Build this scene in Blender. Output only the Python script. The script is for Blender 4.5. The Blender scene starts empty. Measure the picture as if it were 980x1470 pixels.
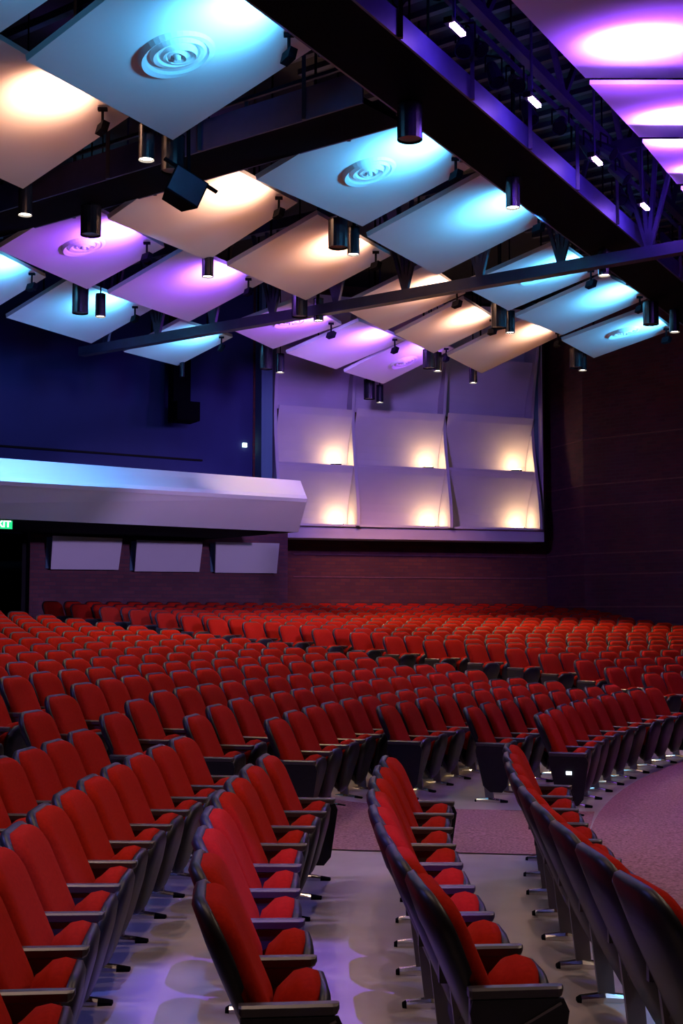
import bpy, bmesh, math, random
from mathutils import Vector, Matrix
random.seed(7)
SC = bpy.context.scene
COL = SC.collection

# ------------------------------------------------------------------ camera
F, HZ, EYE = 1850.0, 877.0, 1.96          # focal length and horizon in pixels of the 980x1470 frame, eye height
PITCH = math.atan2(HZ - 735, F)
CT, ST = math.cos(PITCH), math.sin(PITCH)
cam = bpy.data.cameras.new('camera')
cam.sensor_fit = 'VERTICAL'; cam.sensor_height = 36.0; cam.lens = 36.0 * F / 1470.0
cam.clip_end = 200
co = bpy.data.objects.new('camera', cam); COL.objects.link(co)
co.location = (0, 0, EYE); co.rotation_euler = (math.pi / 2 + PITCH, 0, 0)
SC.camera = co

# ------------------------------------------------------------------ world, exposure
w = bpy.data.worlds.new('world'); SC.world = w; w.use_nodes = True
w.node_tree.nodes['Background'].inputs[0].default_value = (0.10, 0.07, 0.30, 1)
w.node_tree.nodes['Background'].inputs[1].default_value = 0.10
SC.view_settings.view_transform = 'Standard'; SC.view_settings.look = 'None'
SC.view_settings.gamma = 1.0; SC.view_settings.use_curve_mapping = False
SC.view_settings.exposure = 0.0

def lamp(kind, loc, energy, color, target=None, size=0.1, angle=60, blend=0.5, size_y=None, spread=None):
    l = bpy.data.lights.new('lamp_light', kind); l.energy = energy; l.color = color
    if kind == 'AREA':
        l.size = size
        if size_y: l.shape = 'RECTANGLE'; l.size_y = size_y
        if spread: l.spread = math.radians(spread)
    else: l.shadow_soft_size = size
    if kind == 'SPOT': l.spot_size = math.radians(angle); l.spot_blend = blend
    o = bpy.data.objects.new('lamp_light', l); COL.objects.link(o); o.location = loc
    if target is not None:
        d = Vector(target) - Vector(loc); o.rotation_euler = d.to_track_quat('-Z', 'Y').to_euler()
    return o

WARM = (1.0, 0.62, 0.38); PINK = (1.0, 0.72, 0.62); BLUE = (0.12, 0.20, 1.0); VIOLET = (0.35, 0.16, 1.0)
CYAN = (0.07, 0.50, 1.0); PEACH = (1.0, 0.38, 0.20); PURPLE = (0.31, 0.055, 1.0)
# house spots of the stage side (hung over the carpet to the right, out of frame) and the blue wash of the hall
for x, y, tx, ty, e in ((5.2, 5.2, -1.5, 6.4, 330), (5.6, 8.6, -1.5, 8.0, 330), (4.6, 11.0, -1.0, 10.0, 200)):
    lamp('SPOT', (x, y, 7.4), e, (1.0, 0.72, 0.55), (tx, ty, 0.3), 0.02, 75, 0.7)
lamp('SPOT', (0.9, 4.0, 7.8), 2700, (0.22, 0.09, 1.0), (-0.12, 6.7, 0), 0.04, 15, 0.4)
lamp('SPOT', (-0.6, 3.0, 7.8), 1500, BLUE, (-1.0, 6.4, 0), 0.04, 12, 0.5)
lamp('SPOT', (4.5, 5.5, 7.2), 900, (0.05, 0.45, 1.0), (1.55, 6.2, 0), 0.04, 7, 0.4)
lamp('SPOT', (-8, 8, 7.6), 1000, (0.2, 0.22, 1.0), (0, 11, 0), 0.2, 90, 0.8)
lamp('SPOT', (-3, 20, 7.6), 130, (0.10, 0.25, 1.0), (-7, 34, 6), 0.3, 80, 0.9)
lamp('SPOT', (0, 26, 7.4), 2000, (0.40, 0.22, 1.0), (0.5, 38.5, 5.6), 0.3, 66, 0.9)
# balcony front: blue-white from the left, pinkish at the right end; lavender up to the wall below it
lamp('SPOT', (-6.5, 24.5, 7.5), 1900, (0.14, 0.40, 1.0), (-6.2, 27.2, 4.7), 0.2, 70, 0.9)
lamp('SPOT', (-2.5, 27.5, 7.4), 300, (1.0, 0.70, 0.80), (-2.2, 30.2, 4.6), 0.2, 44, 0.9)
lamp('SPOT', (7.5, 11, 4.9), 9000, (0.60, 0.40, 1.0), (-5.0, 34, 2.7), 0.2, 19, 0.6)
lamp('SPOT', (4, 10, 5.6), 900, (0.36, 0.24, 1.0), (-4.5, 28, 4.3), 0.2, 26, 0.6)
# warm wash over the far block and the rear of the middle block, thrown from behind and above the seats
for x, y, tx, ty, e in ((1.5, 31.5, 3.4, 30.0, 1100), (5.5, 31, 6.0, 29, 1000), (-0.5, 28.5, 0, 27.5, 800), (-4.0, 23.0, -4.0, 23.0, 560), (-2, 22.5, -1, 21.5, 520), (3.0, 25.5, 4, 24, 620), (-5, 18, -4, 17, 420), (1.5, 20, 2.4, 19, 260), (-1.5, 15.0, -1.0, 14.5, 260), (4.0, 16.5, 4.3, 16, 160)):
    lamp('SPOT', (x, y, 7.7), e * 1.7, (1.0, 0.66, 0.28), (tx, ty, 0.8), 0.2, 78, 1.0)
lamp('SPOT', (1, 30, 7.2), 1500, (1.0, 0.40, 0.25), (1.6, 38, 1.6), 0.15, 50, 0.9)
# overhead rows of soft downlight over the near block and the front carpet
lamp('SPOT', (4.2, 11.0, 7.8), 620, (1.0, 0.60, 0.74), (4.4, 11.8, 0), 0.25, 54, 0.9)
for x, y, e in ((-3.2, 8.4, 300), (-2.6, 5.6, 300), (0.2, 8.2, 240), (-0.4, 5.0, 240)):
    lamp('SPOT', (x, y, 7.8), e, (1.0, 0.66, 0.52), (x + .5, y, 0), 0.06, 66, 0.8)

# ------------------------------------------------------------------ rays: image measurement -> point in the hall
def ray(px, py):
    dx, dy = (px - 490) / F, -(py - 735) / F
    return Vector((dx, CT - dy * ST, dy * CT + ST))
EYEV = Vector((0, 0, EYE))
def at_z(px, py, z):
    d = ray(px, py); return EYEV + d * ((z - EYE) / d.z)
def at_y(px, py, y):
    d = ray(px, py); return EYEV + d * (y / d.y)
def at_plane(px, py, p, n):
    d = ray(px, py); return EYEV + d * ((Vector(p) - EYEV).dot(n) / d.dot(n))
def proj(p):
    x, y, z = p[0], p[1], p[2] - EYE
    zz = y * CT + z * ST; yy = -y * ST + z * CT
    return (490 + F * x / zz, 735 - F * yy / zz) if zz > 0.1 else (-9999, -9999)

# ------------------------------------------------------------------ materials
def mat(name, color, rough=0.6, metal=0.0, noise=None, emit=None, estr=0, spec=0.5, bump=None, sheen=0):
    m = bpy.data.materials.new(name); m.use_nodes = True
    nt = m.node_tree; b = nt.nodes['Principled BSDF']
    b.inputs['Base Color'].default_value = (*color, 1); b.inputs['Roughness'].default_value = rough
    b.inputs['Metallic'].default_value = metal; b.inputs['Specular IOR Level'].default_value = spec
    if sheen: b.inputs['Sheen Weight'].default_value = sheen
    if emit:
        b.inputs['Emission Color'].default_value = (*emit, 1); b.inputs['Emission Strength'].default_value = estr
    tc = None
    if noise or bump: tc = nt.nodes.new('ShaderNodeTexCoord')
    if noise:
        scale, amt = noise
        n = nt.nodes.new('ShaderNodeTexNoise'); n.inputs['Scale'].default_value = scale; n.inputs['Detail'].default_value = 6
        nt.links.new(tc.outputs['Object'], n.inputs['Vector'])
        r = nt.nodes.new('ShaderNodeMapRange'); r.inputs['From Min'].default_value = 0.3; r.inputs['From Max'].default_value = 0.7
        r.inputs['To Min'].default_value = 1 - amt; r.inputs['To Max'].default_value = 1 + amt
        nt.links.new(n.outputs['Fac'], r.inputs['Value'])
        v = nt.nodes.new('ShaderNodeVectorMath'); v.operation = 'SCALE'; v.inputs[0].default_value = color
        nt.links.new(r.outputs['Result'], v.inputs['Scale']); nt.links.new(v.outputs['Vector'], b.inputs['Base Color'])
    if bump:
        scale, st = bump
        n = nt.nodes.new('ShaderNodeTexNoise'); n.inputs['Scale'].default_value = scale; n.inputs['Detail'].default_value = 3
        nt.links.new(tc.outputs['Object'], n.inputs['Vector'])
        bp = nt.nodes.new('ShaderNodeBump'); bp.inputs['Strength'].default_value = st; bp.inputs['Distance'].default_value = 0.01
        nt.links.new(n.outputs['Fac'], bp.inputs['Height']); nt.links.new(bp.outputs['Normal'], b.inputs['Normal'])
    return m
def brick_mat(name, c1, c2, mortar, wall_dir):
    m = mat(name, c1, 0.85)
    nt = m.node_tree; b = nt.nodes['Principled BSDF']
    tc = nt.nodes.new('ShaderNodeTexCoord')
    sep = nt.nodes.new('ShaderNodeSeparateXYZ'); nt.links.new(tc.outputs['Object'], sep.inputs[0])
    comb = nt.nodes.new('ShaderNodeCombineXYZ')
    dot = nt.nodes.new('ShaderNodeVectorMath'); dot.operation = 'DOT_PRODUCT'; dot.inputs[1].default_value = wall_dir
    nt.links.new(tc.outputs['Object'], dot.inputs[0])
    nt.links.new(dot.outputs['Value'], comb.inputs['X']); nt.links.new(sep.outputs['Z'], comb.inputs['Y'])
    br = nt.nodes.new('ShaderNodeTexBrick'); nt.links.new(comb.outputs[0], br.inputs['Vector'])
    br.inputs['Scale'].default_value = 1.0; br.inputs['Brick Width'].default_value = 0.30; br.inputs['Row Height'].default_value = 0.10
    br.inputs['Mortar Size'].default_value = 0.010; br.inputs['Color1'].default_value = (*c1, 1); br.inputs['Color2'].default_value = (*c2, 1)
    br.inputs['Mortar'].default_value = (*mortar, 1)
    n = nt.nodes.new('ShaderNodeTexNoise'); n.inputs['Scale'].default_value = 1.3; n.inputs['Detail'].default_value = 8
    nt.links.new(comb.outputs[0], n.inputs['Vector'])
    mx = nt.nodes.new('ShaderNodeMix'); mx.data_type = 'RGBA'; mx.blend_type = 'MULTIPLY'; mx.inputs['Factor'].default_value = 0.55
    nt.links.new(br.outputs['Color'], mx.inputs['A']); nt.links.new(n.outputs['Color'], mx.inputs['B'])
    g = nt.nodes.new('ShaderNodeRGBToBW'); nt.links.new(n.outputs['Color'], g.inputs[0]); nt.links.new(g.outputs[0], mx.inputs['B'])
    nt.links.new(mx.outputs['Result'], b.inputs['Base Color'])
    bp = nt.nodes.new('ShaderNodeBump'); bp.inputs['Strength'].default_value = 0.8; bp.inputs['Distance'].default_value = 0.02
    nt.links.new(br.outputs['Fac'], bp.inputs['Height']); bp.invert = True
    nt.links.new(bp.outputs['Normal'], b.inputs['Normal'])
    return m
M = {}
M['red'] = mat('red_fabric', (0.33, 0.013, 0.006), 0.95, noise=(60, 0.12), spec=0.03, bump=(500, 0.25))
b_ = M['red'].node_tree.nodes['Principled BSDF']; b_.inputs['Sheen Weight'].default_value = 0.06; b_.inputs['Sheen Roughness'].default_value = 0.4; b_.inputs['Sheen Tint'].default_value = (1.0, 0.22, 0.12, 1)
M['plastic'] = mat('charcoal_plastic', (0.013, 0.012, 0.017), 0.40, noise=(30, 0.15), spec=0.35)
M['arm'] = mat('brown_black_armrest', (0.050, 0.040, 0.045), 0.36, spec=0.6)
M['metal'] = mat('painted_metal', (0.20, 0.18, 0.18), 0.4, 0.6)
M['chrome'] = mat('chrome', (0.75, 0.72, 0.70), 0.18, 1.0)
M['black'] = mat('black_paint', (0.003, 0.003, 0.006), 0.9, spec=0.05)
M['steel'] = mat('blued_steel', (0.020, 0.022, 0.055), 0.5, noise=(4, 0.2))
M['grey_steel'] = mat('grey_steel', (0.05, 0.05, 0.16), 0.5, noise=(3, 0.15))
M['white'] = mat('white_panel', (0.62, 0.62, 0.64), 0.7, noise=(0.8, 0.03))
M['plaster'] = mat('lavender_plaster', (0.55, 0.52, 0.58), 0.8, noise=(1.5, 0.04))
M['teal'] = mat('dark_teal_return', (0.10, 0.22, 0.30), 0.8)
M['navy'] = mat('navy_wall', (0.030, 0.040, 0.16), 0.85, noise=(0.7, 0.12))
M['deck'] = mat('black_roof_deck', (0.006, 0.006, 0.012), 0.9)
M['dark'] = mat('dark_doorway', (0.004, 0.004, 0.005), 0.9)
M['carpet'] = mat('mauve_carpet', (0.33, 0.17, 0.19), 0.95, noise=(45, 0.45), spec=0.1, bump=(160, 0.6))
M['concrete'] = mat('polished_concrete', (0.42, 0.37, 0.37), 0.36, noise=(2.2, 0.14), spec=0.5)
M['lens'] = mat('lit_lens', (1, .9, .8), 0.5, emit=(1.0, 0.86, 0.68), estr=14)
M['warmlens'] = mat('amber_lens', (1, .9, .6), 0.5, emit=(1.0, 0.70, 0.30), estr=25)
M['violetlens'] = mat('violet_lens', (.8, .5, 1), 0.5, emit=(0.75, 0.40, 1.0), estr=30)
M['aislelens'] = mat('aisle_lens', (1, 1, 1), 0.5, emit=(0.8, 0.9, 1.0), estr=4)
M['signgreen'] = mat('sign_green', (0.0, 0.3, 0.1), 0.5, emit=(0.02, 0.75, 0.25), estr=1.2)
M['signwhite'] = mat('sign_white', (1, 1, 1), 0.5, emit=(0.75, 1.0, 0.85), estr=2.5)

# ------------------------------------------------------------------ object helpers
def link(name, me, m, parent=None, loc=None):
    o = bpy.data.objects.new(name, me); COL.objects.link(o)
    if m is not None and len(me.materials) == 0: me.materials.append(m)
    if parent is not None: o.parent = parent
    if loc is not None: o.location = loc
    return o
def to_mesh(name, bm, smooth=False):
    bmesh.ops.recalc_face_normals(bm, faces=bm.faces)
    if smooth:
        for f in bm.faces: f.smooth = True
    me = bpy.data.meshes.new(name); bm.to_mesh(me); bm.free(); return me
def bmo(name, bm, m, parent=None, smooth=False, loc=None):
    return link(name, to_mesh(name, bm, smooth), m, parent, loc)
def tag(o, label, cat, group=None, kind=None):
    if label: o['label'] = label
    if cat: o['category'] = cat
    if group: o['group'] = group
    if kind: o['kind'] = kind
    return o
def empty(name, loc=(0, 0, 0), rz=0):
    o = bpy.data.objects.new(name, None); COL.objects.link(o); o.location = loc; o.rotation_euler = (0, 0, rz)
    o.empty_display_size = 0.1; return o
def hexa(bm, pts):
    """8 points: bottom quad 0-3, top quad 4-7"""
    v = [bm.verts.new(p) for p in pts]
    for f in ((0, 1, 2, 3), (7, 6, 5, 4), (0, 4, 5, 1), (1, 5, 6, 2), (2, 6, 7, 3), (3, 7, 4, 0)): bm.faces.new([v[i] for i in f])
    return v
def box(bm, c, s, rot=None):
    x, y, z = s[0] / 2, s[1] / 2, s[2] / 2
    P = [Vector(p) for p in ((-x, -y, -z), (x, -y, -z), (x, y, -z), (-x, y, -z), (-x, -y, z), (x, -y, z), (x, y, z), (-x, y, z))]
    if rot: P = [rot @ p for p in P]
    return hexa(bm, [p + Vector(c) for p in P])
def tube(bm, a, b, r, n=8, r2=None, caps=True):
    a, b = Vector(a), Vector(b); d = (b - a).normalized()
    u = d.orthogonal().normalized(); v = d.cross(u); r2 = r if r2 is None else r2
    A = [bm.verts.new(a + (u * math.cos(t) + v * math.sin(t)) * r) for t in [2 * math.pi * i / n for i in range(n)]]
    B = [bm.verts.new(b + (u * math.cos(t) + v * math.sin(t)) * r2) for t in [2 * math.pi * i / n for i in range(n)]]
    for i in range(n): bm.faces.new([A[i], A[(i + 1) % n], B[(i + 1) % n], B[i]])
    if caps: bm.faces.new(A[::-1]); bm.faces.new(B)
def bar(bm, a, b, w, h):
    """rectangular bar from a to b, w across (horizontal), h upright"""
    a, b = Vector(a), Vector(b); d = (b - a).normalized()
    s = d.cross(Vector((0, 0, 1)))
    s = s.normalized() if s.length > 1e-4 else Vector((1, 0, 0))
    u = s.cross(d).normalized()
    q = [(-w / 2, -h / 2), (w / 2, -h / 2), (w / 2, h / 2), (-w / 2, h / 2)]
    hexa(bm, [a + s * x + u * y for x, y in q] + [b + s * x + u * y for x, y in q])
def rings(bm, rr, cap0=True, cap1=True):
    R = [[bm.verts.new(p) for p in r] for r in rr]; n = len(R[0])
    for A, B in zip(R, R[1:]):
        for i in range(n): bm.faces.new([A[i], A[(i + 1) % n], B[(i + 1) % n], B[i]])
    if cap0: bm.faces.new(R[0][::-1])
    if cap1: bm.faces.new(R[-1])

# ------------------------------------------------------------------ shell of the hall
CX, CY = 19.3, 7.1                       # centre of the curved rows
AISLE0, AISLE1 = 0.15, 0.27
def flb(R): return 0.06 if R < 19.5 else (0.06 + 0.108 * (R - 19.5) if R < 22.16 else 0.345 + 0.0785 * (R - 22.16))
def floor_z(x, y):
    R = math.hypot(x - CX, y - CY); a = math.atan2(y - CY, CX - x)
    t = min(1, max(0, (a - AISLE0) / (AISLE1 - AISLE0))); t = t * t * (3 - 2 * t)
    if R < 17.0: return 0.02
    u = min(1, (R - 17.0) / 0.5)
    return 0.02 + t * u * (flb(R) - 0.02)
def struct(name, bm, m, parent=None):
    o = bmo(name, bm, m, parent)
    if parent is None: o['kind'] = 'structure'
    return o
bm = bmesh.new()
Rs = [0.5, 6, 12, 16, 17, 17.25, 17.5] + [18 + 0.5 * i for i in range(48)]
As = [-1.5 + 0.05 * i for i in range(32)] + [0.12 + 0.01 * i for i in range(18)] + [0.32 + 0.05 * i for i in range(30)]
G = [[bm.verts.new((CX - R * math.cos(a), CY + R * math.sin(a), floor_z(CX - R * math.cos(a), CY + R * math.sin(a)))) for a in As] for R in Rs]
for i in range(len(Rs) - 1):
    for j in range(len(As) - 1): bm.faces.new([G[i][j], G[i][j + 1], G[i + 1][j + 1], G[i + 1][j]])
struct('floor', bm, M['concrete'])
# carpets: the front carpet inside the first row, and the strip down the aisle
def patch(name, pts_fn, nu, nv, th, m, label):
    b = bmesh.new(); V = [[None] * (nv + 1) for _ in range(nu + 1)]
    for i in range(nu + 1):
        for j in range(nv + 1):
            x, y = pts_fn(i / nu, j / nv); V[i][j] = b.verts.new((x, y, floor_z(x, y) + th))
    for i in range(nu):
        for j in range(nv): b.faces.new([V[i][j], V[i + 1][j], V[i + 1][j + 1], V[i][j + 1]])
    o = bmo(name, b, m); tag(o, label, 'carpet'); return o
def front(u, v):
    R = 9 + (17.66 - 9) * u; a = -0.6 + 1.5 * v; return CX - R * math.cos(a), CY + R * math.sin(a)
patch('front_carpet', front, 12, 50, 0.012, M['carpet'], 'mauve speckled carpet curving before the front rows at right')
s0, s1 = at_z(380, 1218, 0.03), at_z(775, 1228, 0.03); s2, s3 = at_z(380, 1162, 0.03), at_z(790, 1170, 0.03)
def strip(u, v):
    p0 = s0.lerp(s1, -0.25 + 1.4 * u); p1 = s2.lerp(s3, -0.15 + 1.3 * u); p = p0.lerp(p1, v); return p.x, p.y
patch('aisle_carpet', strip, 30, 6, 0.010, M['carpet'], 'mauve carpet strip crossing the concrete in the nearer aisle')

def wall(name, a, b, z0, z1, m, th=0.3):
    """upright slab whose visible face runs from a to b (thickness behind, away from the seats)"""
    a, b = Vector((*a, 0)), Vector((*b, 0)); d = (b - a).normalized(); n = Vector((-d.y, d.x, 0))
    if n.dot(a - Vector((3, 18, 0))) < 0: n = -n
    bmw = bmesh.new()
    hexa(bmw, [Vector((p.x, p.y, z)) for z in (z0, z1) for p in (a, b, b + n * th, a + n * th)])
    return struct(name, bmw, m)
BW0, BW1 = Vector((-2.55, 36.9, 0)), Vector((6.31, 39.6, 0))
WU = (BW1 - BW0).normalized(); WN = Vector((WU.y, -WU.x, 0))     # along the rear wall, and out from it
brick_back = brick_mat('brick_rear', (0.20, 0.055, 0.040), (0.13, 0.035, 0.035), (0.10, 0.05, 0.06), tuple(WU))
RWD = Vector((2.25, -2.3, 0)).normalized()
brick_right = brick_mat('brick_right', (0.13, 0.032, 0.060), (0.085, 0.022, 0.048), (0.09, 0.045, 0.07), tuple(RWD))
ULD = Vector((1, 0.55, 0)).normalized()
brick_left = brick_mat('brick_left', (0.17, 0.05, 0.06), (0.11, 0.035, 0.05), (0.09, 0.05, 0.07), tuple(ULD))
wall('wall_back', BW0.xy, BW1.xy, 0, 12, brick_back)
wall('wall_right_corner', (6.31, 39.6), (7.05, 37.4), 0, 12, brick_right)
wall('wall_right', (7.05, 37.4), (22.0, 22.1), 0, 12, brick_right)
wall('wall_stage_side', (22.0, 22.1), (22.0, -4), 0, 12, M['dark'])
wall('wall_behind', (-16, -4), (22, -4), 0, 12, M['dark'])
wall('wall_left', (-16, 29.6), (-16, -4), 0, 12, M['dark'])
wall('wall_upper_left', (-16, 29.6), (-2.55, 36.95), 4.0, 12, M['navy'])
UL0, UL1 = Vector((-7.85, 32.48, 0)), Vector((-1.50, 35.97, 0))
wall('wall_under_balcony', UL0.xy, UL1.xy, 0, 4.6, brick_left, 0.25)
wall('wall_under_balcony_return', UL1.xy, (-1.62, 37.18), 0, 4.6, brick_left, 0.2)
wall('wall_vestibule', (-16, 31.6), (-7.6, 36.2), 0, 4.6, M['dark'])
wall('wall_vestibule_side', (-7.9, 32.7), (-8.2, 36.2), 0, 4.6, M['dark'], 0.2)
bm = bmesh.new(); hexa(bm, [(-17, -5, 11.6), (23, -5, 11.6), (23, 41, 11.6), (-17, 41, 11.6), (-17, -5, 12), (23, -5, 12), (23, 41, 12), (-17, 41, 12)])
struct('ceiling', bm, M['deck'])
# corrugation ribs of the roof deck
rib_me = None
bm = bmesh.new()
Rd = Vector((-0.791, 0.612, 0)); Cd = Vector((0.4896, 0.8720, 0))
for k in range(70):
    p = Vector((2, 1, 11.55)) + Cd * (k * 0.55)
    bar(bm, p - Rd * 12, p + Rd * 13, 0.12, 0.10)
o = bmo('roof_ribs', bm, M['steel']); o['kind'] = 'structure'
# ledge courses of the brick walls (pale proud courses)
M['ledge'] = mat('pale_brick_course', (0.17, 0.07, 0.08), 0.9, noise=(6, 0.2))
def course(n, a, b, z, out):
    bmc = bmesh.new(); bar(bmc, (a[0], a[1], z), (b[0], b[1], z), out, 0.035); o = bmo('trim_%d' % n, bmc, M['ledge']); o['kind'] = 'structure'
k = 1
for py, zz in ((632, None), (697, None), (727, None), (795, None), (825, None), (871, None)):
    z = at_y(839, py, 37.4).z
    course(k, (7.05, 37.4), (14.0, 30.3), z, 0.05); k += 1
    course(k, (6.33, 39.55), (7.05, 37.4), z, 0.05); k += 1
for py in (797, 829):
    z = at_y(600, py, 38.1).z
    course(k, (-1.4, 37.25), (6.25, 39.58), z, 0.05); k += 1
# small white lens on the navy wall and at the brick corner
def wall_upper(px, py, out=0.0):
    d = (Vector((-2.55, 36.95, 0)) - Vector((-16, 29.6, 0))).normalized(); n = Vector((d.y, -d.x, 0))
    return at_plane(px, py, Vector((-2.55, 36.95, 0)) + n * out, n), d, n
p, d, n = wall_upper(351, 639, 0.03)
bm = bmesh.new(); box(bm, p, (0.12, 0.08, 0.12), Matrix.Rotation(math.atan2(d.y, d.x), 3, 'Z'))
tag(bmo('wall_sensor', bm, M['signwhite']), 'tiny white lit square on the navy upper wall', 'sensor')
# drape lines / ledge along the navy wall
bm = bmesh.new()
a, _, _ = wall_upper(0, 640, 0.04); b, _, _ = wall_upper(290, 661, 0.04)
bar(bm, a, b, 0.08, 0.05); o = bmo('trim_30', bm, M['dark']); o['kind'] = 'structure'

# ------------------------------------------------------------------ balcony
Lb, Rb = at_y(-60, 742, 26.5), at_y(428, 764, 31.5)
Lm, Rm = at_y(-60, 687, 25.6), at_y(441, 716, 30.4)
Lt, Rt = at_y(-60, 653, 26.6), at_y(431, 690, 31.7)
def extl(a, b, f): return a + (a - b) * f
Lb, Lm, Lt = extl(Lb, Rb, .5), extl(Lm, Rm, .5), extl(Lt, Rt, .5)
bal = empty('balcony', (Rb.x, Rb.y, 0)); tag(bal, 'long pale balcony front jutting out over the seats at left', 'balcony')
off = -bal.location
def slab(name, quad, th, m, parent, outv):
    b = bmesh.new(); hexa(b, [p + off for p in quad] + [p + off - outv * th for p in quad]); return bmo(name, b, m, parent)
nf = (Rm - Lm).cross(Lm - Lb).normalized(); nf = nf if nf.y < 0 else -nf
nt_ = (Rt - Lt).cross(Lt - Lm).normalized(); nt_ = nt_ if nt_.z > 0 else -nt_
slab('front_panel', [Lb, Rb, Rm, Lm], 0.12, M['white'], bal, nf)
slab('top_panel', [Lm, Rm, Rt, Lt], 0.10, M['white'], bal, nt_)
back_in = Vector((-0.62, 0.78, 0))
Rbb = Rb + back_in * 4.2; Lbb = Lb + Vector((-.2, 1, 0)) * 5.0
b = bmesh.new(); hexa(b, [p + off for p in (Lb, Rb, Rbb, Lbb)] + [p + off + Vector((0, 0, .15)) for p in (Lb, Rb, Rbb, Lbb)])
bmo('soffit', b, M['black'], bal)
b = bmesh.new(); e = [Rb, Rm, Rt, Rt + back_in * .5 - Vector((0, 0, .9)), Rb + back_in * 1.2]
vs = [b.verts.new(p + off) for p in e]; b.faces.new(vs)
r = bmesh.ops.extrude_face_region(b, geom=list(b.faces)); bmesh.ops.translate(b, verts=[v for v in r['geom'] if isinstance(v, bmesh.types.BMVert)], vec=Vector((-.1, -.05, 0)))
bmo('end_panel', b, M['white'], bal)
b = bmesh.new(); q = [Lt, Rt, Rt + back_in * 4 - Vector((0, 0, .5)), Lt + back_in * 5 - Vector((0, 0, .5))]
hexa(b, [p + off - Vector((0, 0, .25)) for p in q] + [p + off - Vector((0, 0, .12)) for p in q]); bmo('balcony_deck', b, M['navy'], bal)

# three tilted pale panels on the wall under the balcony
nu = Vector((ULD.y, -ULD.x, 0))
def on_ul(px, py, out): return at_plane(px, py, UL0 + nu * out, nu)
specs = [((76, 769), (176, 773), (170, 818), (66, 817), 66, 'leftmost'), ((197, 775), (291, 778), (286, 821), (187, 820), 187, 'middle'), ((310, 778), (401, 780), (397, 823), (303, 822), 303, 'rightmost')]
for tl, tr, br_, bl, xs, wd in specs:
    TL, TR, BR, BL = on_ul(*tl, 0.62), on_ul(*tr, 0.62), on_ul(*br_, 0.22), on_ul(*bl, 0.22)
    BL = BL + ULD * 0.12
    t = empty('wall_panel', ((BL + BR) / 2)); tag(t, wd + ' of three pale tilted wall panels under the balcony', 'panel', 'tilted panels under the balcony')
    o_ = -t.location
    b = bmesh.new()
    back = [on_ul(tl[0] - 9, tl[1] + 2, 0.02), on_ul(tr[0] - 4, tr[1] + 1, 0.02), on_ul(br_[0] - 3, br_[1] - 1, 0.02), on_ul(bl[0] - 1, bl[1] - 1, 0.02)]
    hexa(b, [p + o_ for p in (TL, TR, BR, BL)] + [p + o_ - nu * 0.06 for p in (TL, TR, BR, BL)])
    bmo('face_board', b, M['white'], t)
    b = bmesh.new(); ins = [TL.lerp(BR, .03), TR.lerp(BL, .03), BR.lerp(TL, .03), BL.lerp(TR, .03)]
    hexa(b, [p + o_ - nu * 0.06 for p in ins] + [p + o_ for p in back]); bmo('back_box', b, M['teal'], t)

# exit sign
es = at_y(1, 752.5, 27.6)
ex = empty('exit_sign', es, math.atan2(ULD.y, ULD.x)); tag(ex, 'lit green exit sign over the dark doorway at far left', 'sign')
b = bmesh.new(); box(b, (0, 0, 0), (0.50, 0.06, 0.22)); bmo('sign_box', b, M['black'], ex)
b = bmesh.new(); box(b, (0, -0.035, 0), (0.48, 0.012, 0.20)); bmo('sign_face', b, M['signgreen'], ex)
tx = bpy.data.curves.new('sign_letters', 'FONT'); tx.body = 'EXIT'; tx.size = 0.20; tx.align_x = 'CENTER'; tx.align_y = 'CENTER'; tx.extrude = 0.004; tx.offset = 0.004
to = bpy.data.objects.new('sign_letters', tx); COL.objects.link(to); tx.materials.append(M['signwhite']); to.parent = ex
lm = bpy.data.meshes.new_from_object(to); bpy.data.objects.remove(to); to = link('sign_letters', lm, M['signwhite'], ex)
to.location = (0, -0.046, 0); to.rotation_euler = (math.pi / 2, 0, 0)
b = bmesh.new(); tube(b, (0, 0, 0.1), (0, 0, 0.32), 0.015); bmo('hanger', b, M['black'], ex)

# ------------------------------------------------------------------ rear wall reflector: fins and tilted sheets with uplights
def on_bw(px, py, out): return at_plane(px, py, BW0 + WN * out, WN)
ref = empty('wall_reflector', (on_bw(580, 765, 0).x, on_bw(580, 765, 0).y, 0))
tag(ref, 'large pale wall reflector of three curved bays lit by amber uplights', 'wall reflector')
ro = -ref.location
ucoord = lambda p: (p - BW0).dot(WU)
U = [ucoord(on_bw(397, 650, .9)), ucoord(on_bw(509, 700, .9)), ucoord(on_bw(641, 700, .9)), ucoord(on_bw(768, 700, .9))]
Zr = [on_bw(570, y, 0.9).z for y in (757, 671, 592)]; Zr += [Zr[-1] + (Zr[2] - Zr[1]) * 1.05, Zr[-1] + 2 * (Zr[2] - Zr[1]) * 1.02]
def wp(u, z, out): p = BW0 + WU * u + WN * out; return Vector((p.x, p.y, z)) + ro
def backslope(i, t): return 0.95 - 0.62 * math.sin((1 - t) * math.pi / 2) ** 1.3     # t: 0 bottom, 1 top
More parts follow.
